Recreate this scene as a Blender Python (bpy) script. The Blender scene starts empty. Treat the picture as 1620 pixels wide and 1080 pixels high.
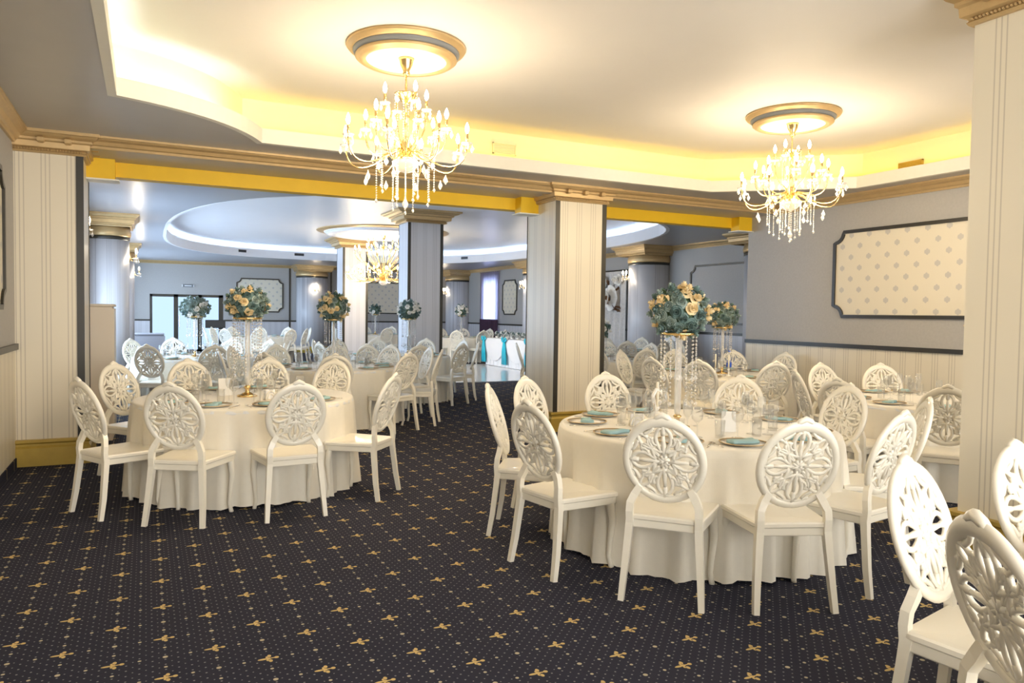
import bpy, math, random
from mathutils import Vector, Matrix
from mathutils.geometry import tessellate_polygon
PI = math.pi
S = bpy.context.scene
COL = S.collection

# ------------------------------------------------------------------ camera
F, TILT, ROLL, YAW, HC = 1176.9, .03687, .01378, .45765, 1.5      # solved from the vanishing lines
fw = Vector((math.sin(YAW)*math.cos(TILT), math.cos(YAW)*math.cos(TILT), -math.sin(TILT)))
rt = Vector((math.cos(YAW), -math.sin(YAW), 0)); up = rt.cross(fw)
r2 = math.cos(ROLL)*rt + math.sin(ROLL)*up; u2 = -math.sin(ROLL)*rt + math.cos(ROLL)*up
cd = bpy.data.cameras.new('camera'); cam = bpy.data.objects.new('camera', cd); COL.objects.link(cam)
cd.sensor_width = 36; cd.lens = F/1620*36; cd.clip_start = .05; cd.clip_end = 200
M = Matrix((r2, u2, -fw)).transposed().to_4x4(); M.translation = (0, 0, HC); cam.matrix_world = M
S.camera = cam
def ray(x, y): return r2*((x-810)/F) - u2*((y-540)/F) + fw
def atz(x, y, z): d = ray(x, y); return Vector((0, 0, HC)) + d*((z-HC)/d.z)

# ------------------------------------------------------------------ world, daylight, exposure
W = bpy.data.worlds.new('daylight'); S.world = W; W.use_nodes = True
W.node_tree.nodes['Background'].inputs[0].default_value = (.92, .95, 1, 1)
W.node_tree.nodes['Background'].inputs[1].default_value = 8.8
S.view_settings.view_transform = 'Standard'; S.view_settings.look = 'None'
S.view_settings.gamma = 1; S.view_settings.exposure = 0.6; S.view_settings.use_curve_mapping = False
CHAND_W, CHAND_FAR_W, SCONCE_W = 58, 90, 5
LED_Y, LED_W, LED_FAR = 5.2, 11.0, 15.0

# ------------------------------------------------------------------ materials
def nt(name):
    m = bpy.data.materials.new(name); m.use_nodes = True
    return m, m.node_tree.nodes, m.node_tree.links, m.node_tree.nodes['Principled BSDF']
def mat(name, col, rough=.5, metal=0, bump=0, bscale=60, var=0, vscale=8, sheen=0, coat=0):
    m, n, l, b = nt(name)
    b.inputs['Base Color'].default_value = (*col, 1); b.inputs['Roughness'].default_value = rough; b.inputs['Metallic'].default_value = metal
    if sheen: b.inputs['Sheen Weight'].default_value = sheen
    if coat: b.inputs['Coat Weight'].default_value = coat
    tc = n.new('ShaderNodeTexCoord')
    if var:
        t = n.new('ShaderNodeTexNoise'); t.inputs['Scale'].default_value = vscale; t.inputs['Detail'].default_value = 4
        l.new(tc.outputs['Object'], t.inputs['Vector'])
        mx = n.new('ShaderNodeMix'); mx.data_type = 'RGBA'
        mx.inputs[6].default_value = (*[c*(1-var) for c in col], 1); mx.inputs[7].default_value = (*[min(1, c*(1+var)) for c in col], 1)
        l.new(t.outputs['Fac'], mx.inputs[0]); l.new(mx.outputs[2], b.inputs['Base Color'])
    if bump:
        t = n.new('ShaderNodeTexNoise'); t.inputs['Scale'].default_value = bscale; l.new(tc.outputs['Object'], t.inputs['Vector'])
        bp = n.new('ShaderNodeBump'); bp.inputs['Strength'].default_value = bump; bp.inputs['Distance'].default_value = .01
        l.new(t.outputs['Fac'], bp.inputs['Height']); l.new(bp.outputs[0], b.inputs['Normal'])
    return m
def emit(name, col, s):
    m, n, l, b = nt(name); b.inputs['Base Color'].default_value = (*col, 1)
    b.inputs['Emission Color'].default_value = (*col, 1); b.inputs['Emission Strength'].default_value = s
    return m
def glassy(name, tint=(1, 1, 1), fac=.25, rough=.02, milk=0):
    m, n, l, b = nt(name); n.remove(b)
    t = n.new('ShaderNodeBsdfTransparent'); t.inputs[0].default_value = (*tint, 1)
    g = n.new('ShaderNodeBsdfGlossy'); g.inputs['Roughness'].default_value = rough
    lw = n.new('ShaderNodeLayerWeight'); lw.inputs[0].default_value = fac
    mx = n.new('ShaderNodeMixShader'); l.new(lw.outputs['Facing'], mx.inputs[0]); l.new(t.outputs[0], mx.inputs[1]); l.new(g.outputs[0], mx.inputs[2])
    out = mx.outputs[0]
    if milk:
        d = n.new('ShaderNodeBsdfDiffuse'); d.inputs[0].default_value = (.95, .93, .9, 1); m2 = n.new('ShaderNodeMixShader'); m2.inputs[0].default_value = milk
        l.new(out, m2.inputs[1]); l.new(d.outputs[0], m2.inputs[2]); out = m2.outputs[0]
    l.new(out, n['Material Output'].inputs[0]); return m
class NG:
    """tiny expression helper for math nodes"""
    def __init__(s, n, l): s.n, s.l = n, l
    def m(s, op, a, b=None, c=None):
        k = s.n.new('ShaderNodeMath'); k.operation = op
        for i, v in enumerate((a, b, c)):
            if v is None: continue
            if isinstance(v, (int, float)): k.inputs[i].default_value = v
            else: s.l.new(v, k.inputs[i])
        return k.outputs[0]
    def xyz(s):
        tc = s.n.new('ShaderNodeTexCoord'); sp = s.n.new('ShaderNodeSeparateXYZ'); s.l.new(tc.outputs['Object'], sp.inputs[0]); return sp.outputs
    def cell(s, v, p, off=0): return s.m('MULTIPLY', s.m('SUBTRACT', s.m('FRACT', s.m('DIVIDE', s.m('ADD', v, off), p)), .5), p)
    def blob(s, x, y, cx, cy, rx, ry):
        dx = s.m('DIVIDE', s.m('SUBTRACT', x, cx), rx); dy = s.m('DIVIDE', s.m('SUBTRACT', y, cy), ry)
        return s.m('LESS_THAN', s.m('ADD', s.m('MULTIPLY', dx, dx), s.m('MULTIPLY', dy, dy)), 1)
    def mx(s, a, b): return s.m('MAXIMUM', a, b)
    def mix(s, f, a, b):
        k = s.n.new('ShaderNodeMix'); k.data_type = 'RGBA'; s.l.new(f, k.inputs[0])
        for i, v in ((6, a), (7, b)):
            if isinstance(v, tuple): k.inputs[i].default_value = (*v, 1)
            else: s.l.new(v, k.inputs[i])
        return k.outputs[2]
def carpet():
    m, n, l, b = nt('carpet'); g = NG(n, l); x, y, z = g.xyz()
    def motif(ox, oy):
        u = g.cell(x, .4, ox); v = g.cell(y, .4, oy); q = None
        for a in ((0, 0, .008, .010), (-.024, 0, .021, .0075), (.033, 0, .010, .010), (.014, 0, .02, .004), (.006, .024, .008, .012), (.006, -.024, .008, .012), (-.006, .014, .005, .009), (-.006, -.014, .005, .009)):
            k = g.blob(u, v, *a); q = k if q is None else g.mx(q, k)
        return q
    mo = g.mx(motif(.13, .11), motif(.33, .31))
    def grid(p, r, ox=0., oy=0., sx=1.): return g.blob(g.cell(x, p, ox), g.cell(y, p, oy), 0, 0, r*sx, r)
    med = g.mx(grid(.4, .0105, .33, .11), grid(.4, .0105, .13, .31))
    med = g.mx(med, g.mx(grid(.2, .0095, .03, .01), g.mx(grid(.2, .0075, .13, .01), grid(.2, .0075, .03, .11))))
    dot = g.mx(grid(.05, .0042, .005, .01), grid(.05, .0032, .03, .035))
    ns = n.new('ShaderNodeTexNoise'); ns.inputs['Scale'].default_value = 1.6; ns.inputs['Detail'].default_value = 5
    base = g.mix(ns.outputs['Fac'], (.018, .019, .032), (.048, .049, .072))
    c = g.mix(dot, base, (.24, .23, .24)); c = g.mix(med, c, (.5, .43, .30)); c = g.mix(mo, c, (.62, .45, .19))
    l.new(c, b.inputs['Base Color']); b.inputs['Roughness'].default_value = .95; b.inputs['Specular IOR Level'].default_value = .15
    fb = n.new('ShaderNodeTexNoise'); fb.inputs['Scale'].default_value = 400
    bp = n.new('ShaderNodeBump'); bp.inputs['Strength'].default_value = .4; bp.inputs['Distance'].default_value = .004
    l.new(fb.outputs['Fac'], bp.inputs['Height']); l.new(bp.outputs[0], b.inputs['Normal']); return m
def striped(name, col, line, p=.21):
    m, n, l, b = nt(name); g = NG(n, l); x, y, z = g.xyz(); s = g.cell(g.m('ADD', x, y), p)
    q = None
    for o in (-.034, 0, .034):
        k = g.m('LESS_THAN', g.m('ABSOLUTE', g.m('SUBTRACT', s, o)), .0045); q = k if q is None else g.mx(q, k)
    l.new(g.mix(q, col, line), b.inputs['Base Color']); b.inputs['Roughness'].default_value = .35; return m
def motif_paper(name, col, spot):
    m, n, l, b = nt(name); g = NG(n, l); x, y, z = g.xyz(); s = g.m('ADD', x, y)
    def lat(o): 
        u, v = g.cell(s, .27, o), g.cell(z, .29, o*1.074)
        return g.mx(g.blob(u, v, 0, 0, .022, .04), g.mx(g.blob(u, v, .025, 0, .012, .025), g.blob(u, v, -.025, 0, .012, .025)))
    l.new(g.mix(g.mx(lat(0), lat(.135)), col, spot), b.inputs['Base Color']); b.inputs['Roughness'].default_value = .5; return m
MT = dict(
    carpet=carpet(),
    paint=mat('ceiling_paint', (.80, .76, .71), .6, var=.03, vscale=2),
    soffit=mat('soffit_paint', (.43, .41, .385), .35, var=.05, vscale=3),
    fascia=mat('fascia_paint', (.76, .74, .66), .5, var=.03, vscale=20),
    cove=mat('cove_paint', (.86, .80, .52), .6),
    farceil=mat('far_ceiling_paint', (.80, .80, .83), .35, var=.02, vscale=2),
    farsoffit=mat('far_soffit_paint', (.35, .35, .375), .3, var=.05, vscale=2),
    wallgrey=mat('grey_wallpaper', (.42, .405, .385), .55, bump=.15, bscale=45, var=.09, vscale=35),
    stripe=striped('striped_wallpaper', (.74, .675, .54), (.55, .49, .39)),
    stripegrey=striped('grey_striped_wallpaper', (.62, .61, .63), (.46, .45, .47)),
    panelpaper=motif_paper('motif_wallpaper', (.74, .68, .55), (.55, .52, .47)),
    gold=mat('gold_paint', (.54, .38, .185), .38, .35, var=.12, vscale=14),
    goldbase=mat('ochre_gold_paint', (.47, .32, .055), .4, .2, var=.12, vscale=14),
    brass=mat('polished_brass', (.78, .56, .26), .18, 1),
    dark=mat('dark_trim', (.030, .026, .018), .35),
    bluegrey=mat('blue_grey_paint', (.20, .21, .22), .4),
    yellow=mat('yellow_paint', (.83, .52, .012), .55, var=.06, vscale=6),
    chair=mat('cream_white_plastic', (.88, .83, .71), .28, coat=.3),
    cloth=mat('ivory_satin', (.83, .78, .67), .55, sheen=.3, bump=.08, bscale=220, var=.03, vscale=25),
    whitecloth=mat('white_drapery', (.85, .83, .82), .65),
    teal=mat('teal_napkin', (.34, .52, .53), .7), turq=mat('turquoise_satin', (.02, .52, .66), .35),
    porcelain=mat('porcelain', (.85, .83, .78), .15, coat=.4), steel=mat('steel', (.7, .66, .6), .2, 1),
    rose_teal=mat('teal_petal', (.10, .175, .16), .75, var=.25, vscale=40), rose_pale=mat('pale_teal_petal', (.24, .33, .305), .75, var=.25, vscale=40),
    rose_cream=mat('cream_petal', (.85, .70, .42), .7, var=.1, vscale=40), rose_white=mat('white_petal', (.85, .84, .80), .7),
    leaf=mat('leaf_green', (.07, .12, .055), .7, var=.3, vscale=30),
    glass=glassy('clear_glass', (.98, .985, .985), .10, .02, .05), crystal=glassy('crystal', (.95, .95, .94), .5, .05, .28),
    pane=glassy('door_glass', (.235, .272, .315), .1), window=glassy('daylight_warming_glass', (1, .97, .92), .08), sidewindow=glassy('daylight_cooling_glass', (.80, .90, 1), .08),  # window tints added to warm near-room daylight and cool the far hall's
    candle=mat('candle_wax', (.86, .80, .66), .5), bulb=emit('lit_bulb', (1, .86, .62), 28),
    led_y=emit('yellow_led', (1, .66, .0), LED_Y), led_w=emit('cool_led', (.80, .91, 1), LED_W), led_f=emit('blue_white_led', (.62, .80, 1), LED_FAR),
    tilefloor=mat('white_gloss_floor', (.72, .73, .76), .12), black=mat('black_plastic', (.02, .02, .022), .35),
    white=mat('white_enamel', (.80, .80, .80), .35), greyfab=mat('grey_fabric', (.33, .33, .36), .9), cabinet=mat('cream_lacquer', (.73, .64, .52), .4),
    blue=mat('blue_label', (.02, .10, .62), .4), curtain=None, backdrop=mat('ivory_backdrop_cloth', (.56, .54, .52), .9, bump=.9, bscale=28, var=.2, vscale=22),
    brown=mat('brown_leaf', (.22, .12, .06), .8), blush=mat('blush_petal', (.55, .18, .08), .7),
)
def petal(name, col, edge):
    m, n, l, b = nt(name); g = NG(n, l); x, y, z = g.xyz(); rr = g.m('SQRT', g.m('ADD', g.m('MULTIPLY', x, x), g.m('MULTIPLY', y, y)))
    k = g.m('FRACT', g.m('MULTIPLY', rr, 3.6)); oi = n.new('ShaderNodeObjectInfo')
    f = g.m('MULTIPLY', g.m('POWER', k, 2.0), g.m('ADD', .35, g.m('MULTIPLY', oi.outputs['Random'], .6)))
    l.new(g.mix(f, col, edge), b.inputs['Base Color']); b.inputs['Roughness'].default_value = .75; return m
MT['rose_teal'] = petal('teal_petal_rimmed', (.075, .14, .13), (.34, .45, .42)); MT['rose_pale'] = petal('pale_teal_petal_rimmed', (.17, .25, .23), (.55, .62, .56)); MT['rose_cream'] = petal('cream_petal_rimmed', (.80, .62, .33), (.92, .82, .58))
def curtain_mat():
    m, n, l, b = nt('sheer_curtain'); b.inputs['Base Color'].default_value = (.30, .24, .25, 1); b.inputs['Roughness'].default_value = .8
    t = n.new('ShaderNodeBsdfTranslucent'); t.inputs[0].default_value = (.45, .42, .6, 1); a = n.new('ShaderNodeMixShader'); a.inputs[0].default_value = .6
    l.new(b.outputs[0], a.inputs[1]); l.new(t.outputs[0], a.inputs[2]); l.new(a.outputs[0], n['Material Output'].inputs[0]); return m
MT['curtain'] = curtain_mat()

# ------------------------------------------------------------------ mesh helpers
class MB:
    def __init__(s): s.v = []; s.f = []
    def add(s, v, f):
        o = len(s.v); s.v += [tuple(p) for p in v]; s.f += [tuple(i+o for i in q) for q in f]; return s
    def box(s, x0, x1, y0, y1, z0, z1, b=0):
        if b <= 0:
            v = [(x, y, z) for z in (z0, z1) for y in (y0, y1) for x in (x0, x1)]
            return s.add(v, [(0, 2, 3, 1), (4, 5, 7, 6), (0, 1, 5, 4), (2, 6, 7, 3), (0, 4, 6, 2), (1, 3, 7, 5)])
        out = [(x0, y0), (x1, y0), (x1, y1), (x0, y1)]; inn = [(x0+b, y0+b), (x1-b, y0+b), (x1-b, y1-b), (x0+b, y1-b)]
        return s.loft([[(*p, z0) for p in inn], [(*p, z0+b) for p in out], [(*p, z1-b) for p in out], [(*p, z1) for p in inn]])
    def loft(s, rings, closed=True, caps=True, loop=False):
        n = len(rings[0]); v = [p for r in rings for p in r]; f = []
        m = len(rings)
        for i in range(m if loop else m-1):
            for j in range(n if closed else n-1):
                a, b2 = i*n+j, i*n+(j+1) % n; c, d = ((i+1) % m)*n+(j+1) % n, ((i+1) % m)*n+j
                f.append((a, b2, c, d))
        if caps and not loop and closed: f += [tuple(range(n-1, -1, -1)), tuple(range((m-1)*n, m*n))]
        return s.add(v, f)
    def lathe(s, prof, n=16, c=(0, 0, 0), ring=False):
        if ring: prof = list(prof)+[prof[0]]
        return s.loft([[(c[0]+r*math.cos(2*PI*k/n), c[1]+r*math.sin(2*PI*k/n), c[2]+z) for k in range(n)] for r, z in prof], caps=not ring)
    def sweep(s, pts, w, h=None, nrm=None, n=6, loop=False, sq=False):
        """profile w x h (h along nrm) along pts; w, h numbers or lists"""
        pts = [Vector(p) for p in pts]; k = len(pts); rings = []
        for i, p in enumerate(pts):
            t = (pts[(i+1) % k]-pts[i-1]) if loop else (pts[min(i+1, k-1)]-pts[max(i-1, 0)])
            t.normalize()
            N = Vector(nrm) if nrm else (Vector((0, 0, 1)) if abs(t.z) < .9 else Vector((0, 1, 0)))
            b = N.cross(t).normalized(); N = t.cross(b).normalized()
            ww = w[i] if isinstance(w, (list, tuple)) else w; hh = (h[i] if isinstance(h, (list, tuple)) else h) if h is not None else ww
            if sq: rings.append([p+b*ww*a+N*hh*c for a, c in ((-1, -1), (1, -1), (1, 1), (-1, 1))])
            else: rings.append([p+b*ww*math.cos(2*PI*j/n)+N*hh*math.sin(2*PI*j/n) for j in range(n)])
        return s.loft(rings, loop=loop)
    def poly(s, outer, holes, z0, z1):
        """flat slab with holes"""
        loops = [[Vector((x, y, 0)) for x, y in L] for L in [outer]+holes]
        tri = tessellate_polygon(loops); pts = [p for L in loops for p in L]; n = len(pts)
        v = [(p.x, p.y, z0) for p in pts]+[(p.x, p.y, z1) for p in pts]; f = []
        for t in tri: f += [(t[2], t[1], t[0]), (t[0]+n, t[1]+n, t[2]+n)]
        o = 0
        for L in loops:
            k = len(L)
            for i in range(k): a, b = o+i, o+(i+1) % k; f.append((a, b, b+n, a+n))
            o += k
        return s.add(v, f)
    def mesh(s, name, m, smooth=False):
        me = bpy.data.meshes.new(name); me.from_pydata(s.v, [], s.f); me.materials.append(MT[m] if isinstance(m, str) else m)
        if smooth:
            me.polygons.foreach_set('use_smooth', [True]*len(me.polygons))
        me.update(); return me
def fixn(me):
    import bmesh
    b = bmesh.new(); b.from_mesh(me); bmesh.ops.recalc_face_normals(b, faces=b.faces); b.to_mesh(me); b.free(); return me
def put(name, me, parent=None, loc=None, rot=None, scale=None):
    o = bpy.data.objects.new(name, me); COL.objects.link(o); o.parent = parent
    if loc is not None: o.location = loc
    if rot is not None: o.rotation_euler = rot
    if scale is not None: o.scale = scale if hasattr(scale, '__len__') else (scale,)*3
    return o
def build(name, mb, m, parent=None, smooth=False, **k): return put(name, fixn(mb.mesh(name, m, smooth)), parent, **k)
def tag(o, label, cat, group=None, kind=None):
    o['label'] = label; o['category'] = cat
    if group: o['group'] = group
    if kind: o['kind'] = kind
    return o
def empty(name, loc=(0, 0, 0), rz=0):
    o = bpy.data.objects.new(name, None); COL.objects.link(o); o.location = loc; o.rotation_euler = (0, 0, rz); o.empty_display_size = .1; return o
def struct(o, label, cat): o['kind'] = 'structure'; o['label'] = label; o['category'] = cat; return o
def clone(root, **k):
    r = root.copy(); COL.objects.link(r)
    for a, v in k.items(): setattr(r, a, v)
    for ch in root.children:
        c = ch.copy(); COL.objects.link(c); c.parent = r
        for g in ch.children: d = g.copy(); COL.objects.link(d); d.parent = c
    return r
def offset(path, d, closed):
    """offset a plan polyline to its left by d with mitres"""
    n = len(path); out = []
    for i in range(n):
        p = Vector(path[i]); a = Vector(path[i-1]) if (i > 0 or closed) else None; b = Vector(path[(i+1) % n]) if (i < n-1 or closed) else None
        ns = []
        for u, w in ((a, p), (p, b)):
            if u is None or w is None: continue
            t = (w-u).normalized(); ns.append(Vector((-t.y, t.x)))
        m = ns[0] if len(ns) == 1 else (ns[0]+ns[1]).normalized()
        k = 1/max(.3, m.dot(ns[0])); q = p+m*d*k; out.append((q.x, q.y))
    return out
def molding(path, prof, closed=False, mb=None):
    """prof: list of (out, z); ring per profile point"""
    mb = mb or MB(); ls = [offset(path, d, closed) for d, z in prof]
    rings = [[(*ls[j][i], prof[j][1]) for j in range(len(prof))] for i in range(len(path))]
    mb.loft(rings, loop=closed); return mb
def crown(z, h=.1, d=.1): return [(0, z-h), (d*.18, z-h), (d*.25, z-h*.8), (d*.4, z-h*.72), (d*.55, z-h*.45), (d*.85, z-h*.3), (d*.9, z-h*.22), (d, z-h*.18), (d, z), (0, z)]
random.seed(7)

# ------------------------------------------------------------------ room dimensions (metres)
XL, XR, YP0, YP1 = -1.10, 8.45, 8.30, 9.08       # near room walls, partition line
XFL, XFR, YF = -.95, 11.2, 28.0                  # far room
YB = -2.6                                        # window wall behind the camera
ZS, ZC, ZCF = 3.15, 3.62, 3.55
# floor
struct(build('floor', MB().box(XL-.3, XFR+.3, YB-.3, YF+.3, -.1, 0), 'carpet'), 'navy carpet with gold fleur motifs and dots', 'floor')
struct(build('floor_dance', MB().box(5.9, 10.7, 14.85, 20.1, 0, .012), 'tilefloor'), 'glossy white dance floor set into the carpet', 'floor')
# near walls with dado, rails, skirting
RAIL = 1.14
def wall_run(name, p0, p1, th, label, out, dado='stripe', grey='wallgrey', z1=ZC, rail=True, skirt=True):
    """wall along an axis; out = +1/-1 side (x or y) that faces the room"""
    t = empty(name); struct(t, label, 'wall')
    ax = 0 if abs(p1[0]-p0[0]) > abs(p1[1]-p0[1]) else 1
    def bx(a0, a1, d0, d1, za, zb, m, nm):
        lo, hi = sorted((d0, d1))
        mb = MB().box(a0, a1, p0[1]+lo, p0[1]+hi, za, zb) if ax == 0 else MB().box(p0[0]+lo, p0[0]+hi, a0, a1, za, zb)
        return build(nm, mb, m, t)
    a0, a1 = sorted((p0[ax], p1[ax]))
    bx(a0, a1, 0, -out*th, RAIL, z1, grey, 'upper_wallpaper'); bx(a0, a1, 0, -out*th, 0, RAIL, dado, 'lower_wallpaper')
    if rail: bx(a0, a1, 0, out*.028, RAIL-.035, RAIL+.02, 'dark', 'chair_rail')
    if skirt: bx(a0, a1, 0, out*.012, 0, .09, 'carpet', 'carpet_skirting')
    return t
wall_run('wall_left', (XL, YB), (XL, YP1), .3, 'grey papered wall with striped dado beside left pilaster', 1)
wall_run('wall_right', (XR, YB), (XR, 8.85), .25, 'grey damask wall with striped wainscot and dark rail', -1)
wall_run('wall_return', (XR+.1, 8.848), (XFR+.3, 8.85), .2, 'short grey wall turning into the far hall', 1, skirt=False)
def side_wall_left():
    t = empty('wall_far_left'); struct(t, 'grey wall with added unseen windows along the far hall behind round pilasters', 'wall'); wins = [(11.9, 14.3), (16.0, 20.7), (22.3, 27.0)]
    y = YP1
    for a, b in wins+[(YF, YF)]:
        build('pier', MB().box(XFL-.2, XFL, y, a, 0, ZC), 'stripegrey', t); y = b
    for i, (a, b) in enumerate(wins):
        build('spandrel', MB().box(XFL-.2, XFL, a, b, 0, .5), 'stripegrey', t); build('lintel', MB().box(XFL-.2, XFL, a, b, 2.7, ZC), 'wallgrey', t)
        w = empty('window_%d' % (5+i)); struct(w, ['unseen window added for daylight behind the cream cabinet side', 'wide unseen window added for daylight between the round pilasters', 'unseen window added for daylight next to the glass doors'][i], 'window')  # unseen windows added to bring bluish daylight into the far hall
        f = MB(); k = max(2, round((b-a)/1.2))
        for j in range(k+1): c = a+(b-a)*j/k; f.box(XFL-.15, XFL-.08, max(a, c-.03), min(b, c+.03), .5, 2.7)
        for z in (.5, 2.64): f.box(XFL-.15, XFL-.08, a, b, z, z+.06)
        build('frame', f, 'white', w)
        for j in range(k): build('pane', MB().box(XFL-.12, XFL-.11, a+(b-a)*j/k+.03, a+(b-a)*(j+1)/k-.03, .56, 2.64), 'sidewindow', w)
        ld = bpy.data.lights.new('portal', 'AREA'); ld.shape = 'RECTANGLE'; ld.size = 2.2; ld.size_y = b-a; ld.cycles.is_portal = True
        lo = bpy.data.objects.new('daylight_portal', ld); COL.objects.link(lo); lo.location = (XFL-.17, (a+b)/2, 1.6); lo.rotation_euler = (0, -PI/2, 0)
side_wall_left()
wall_run('wall_far_right', (XFR, 8.85), (XFR, 23.9), .25, 'grey far hall wall holding the notched panels', -1, 'stripegrey')
wall_run('wall_far_corner', (XFR, 25.1), (XFR, YF), .25, 'grey far hall wall past the curtained window', -1, 'stripegrey')
build('window_head', MB().box(XFR, XFR+.25, 23.9, 25.1, 2.75, ZC), 'wallgrey'); bpy.data.objects['window_head'].name = 'wall_window_head'
struct(bpy.data.objects['wall_window_head'], 'grey wall strip above the curtained window', 'wall')
struct(build('wall_window_apron', MB().box(XFR, XFR+.25, 23.9, 25.1, 0, .6), 'stripegrey'), 'wall strip under the curtained window', 'wall')
wall_run('wall_back', (2.45, YF), (XFR+.3, YF), .3, 'long grey end wall of the far hall', -1, 'stripegrey')
wall_run('wall_back_corner', (XFL-.2, YF), (.12, YF), .3, 'narrow grey end wall beside glass doors', -1, 'stripegrey')
struct(build('wall_door_head', MB().box(.12, 2.45, YF, YF+.3, 2.02, ZC), 'wallgrey'), 'grey wall above the glass doors', 'wall')
# window wall behind the camera
def front_wall():
    t = empty('wall_front'); struct(t, 'window wall behind the viewer', 'wall')
    xs = [XL-.3, -.4, 2.1, 2.7, 5.2, 5.8, 8.0, XR+.3]
    for i in range(0, 8, 2): build('pier', MB().box(xs[i], xs[i+1], YB-.25, YB, 0, ZC), 'wallgrey', t)
    for i in range(1, 7, 2):
        build('spandrel', MB().box(xs[i], xs[i+1], YB-.25, YB, 0, .35), 'stripe', t); build('lintel', MB().box(xs[i], xs[i+1], YB-.25, YB, 2.85, ZC), 'wallgrey', t)
        w = empty('window_%d' % ((i+1)//2)); struct(w, 'tall daylight window behind the viewer', 'window')
        x0, x1 = xs[i], xs[i+1]; f = MB()
        for a, b in ((x0, x0+.06), ((x0+x1)/2-.03, (x0+x1)/2+.03), (x1-.06, x1)): f.box(a, b, YB-.16, YB-.09, .35, 2.85)
        for z in (.35, 2.79): f.box(x0, x1, YB-.16, YB-.09, z, z+.06)
        build('frame', f, 'white', w); build('pane', MB().box(x0+.06, x1-.06, YB-.13, YB-.12, .41, 2.79), 'window', w)
        ld = bpy.data.lights.new('portal', 'AREA'); ld.shape = 'RECTANGLE'; ld.size = x1-x0; ld.size_y = 2.5; ld.cycles.is_portal = True
        lo = bpy.data.objects.new('daylight_portal', ld); COL.objects.link(lo); lo.location = ((x0+x1)/2, YB-.2, 1.6); lo.rotation_euler = (PI/2, 0, 0)
front_wall()
# ---------------- near ceiling: soffit ring, fascia, cove, raised field
arc = []
p0, p1 = Vector((-.2, 6.58)), Vector((1.03, 7.72)); ch = (p1-p0); nn = Vector((ch.y, -ch.x)).normalized()
for i in range(15):
    t = i/14; arc.append(tuple(p0+ch*t+nn*.19*(1-(2*t-1)**2)))
OPEN = [(-.2, YB+.9)]+arc+[(6.7, 7.72), (8.05, 6.57), (8.05, YB+.9)]       # clockwise seen from above
RECT = [(XL, YB), (XR, YB), (XR, YP0), (XL, YP0)]
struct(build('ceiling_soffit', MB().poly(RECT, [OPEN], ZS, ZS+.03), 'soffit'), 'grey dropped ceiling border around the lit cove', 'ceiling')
struct(build('trim_cove_fascia', molding(OPEN, [(-.004, ZS-.003), (.06, ZS-.003), (.06, ZS+.14), (-.004, ZS+.14)], True), 'fascia'), 'pale curved fascia edging the near ceiling cove', 'ceiling')
BACK = offset(OPEN, .2, True)
struct(build('ceiling_cove', molding(OPEN, [(.24, ZS+.03), (.26, ZS+.03), (.26, ZC), (.24, ZC)], True), 'cove'), 'cove wall washed by yellow strip light', 'ceiling')
struct(build('ceiling', MB().box(XL-.2, XR+.2, YB-.2, YP1, ZC, ZC+.1), 'paint'), 'raised cream ceiling over the near tables', 'ceiling')
# LED strips on the cove shelf
LP = offset(OPEN, .12, True)
def strip(name, path, m, label, z=ZS+.035):
    mb = MB()
    for a, b in zip(path, path[1:]):
        mb.sweep([(*a, z+.012), (*b, z+.012)], .014, .012, nrm=(0, 0, 1), sq=True)
    tag(build(name, mb, m), label, 'light strip')
def lerp(a, b, t): return (a[0]+(b[0]-a[0])*t, a[1]+(b[1]-a[1])*t)
n_arc = len(arc)
strip('led_strip', [lerp(LP[0], LP[1], .0), lerp(LP[0], LP[1], .80)], 'led_y', 'yellow light strip along the straight side of near cove')
strip('led_strip', [lerp(LP[0], LP[1], .84)]+LP[1:n_arc-3], 'led_w', 'cool white light strip behind the curved fascia')
strip('led_strip', LP[n_arc-2:n_arc+1]+[LP[n_arc+1]], 'led_y', 'yellow light strip behind the long partition fascia')
strip('led_strip', [LP[n_arc+1], LP[n_arc+2], LP[n_arc+3]], 'led_y', 'yellow light strip behind the wall-side fascia')
def grille(x, y, z, w, h, m, label, ax=0, nsl=6, sgn=-1):
    t = empty('air_vent', (x, y, z), 0 if ax == 0 else PI/2*sgn); tag(t, label, 'vent')
    f = MB()
    for a in ((-w/2, w/2, -h/2, -h/2+.012), (-w/2, w/2, h/2-.012, h/2), (-w/2, -w/2+.012, -h/2, h/2), (w/2-.012, w/2, -h/2, h/2)): f.box(a[0], a[1], -.018, 0, a[2], a[3])
    build('frame', f, m, t)
    for i in range(nsl): z0 = -h/2+.012+(h-.024)*(i+.5)/nsl; build('slat', MB().box(-w/2+.012, w/2-.012, -.014, -.002, z0-.004, z0+.004), m, t)
grille(3.78, 7.955, 3.43, .3, .13, 'cove', 'slatted vent in the yellow cove above the partition')
grille(8.285, 6.0, 3.36, .32, .09, 'goldbase', 'flat ochre vent in the cove beside second chandelier', 1)
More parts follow.
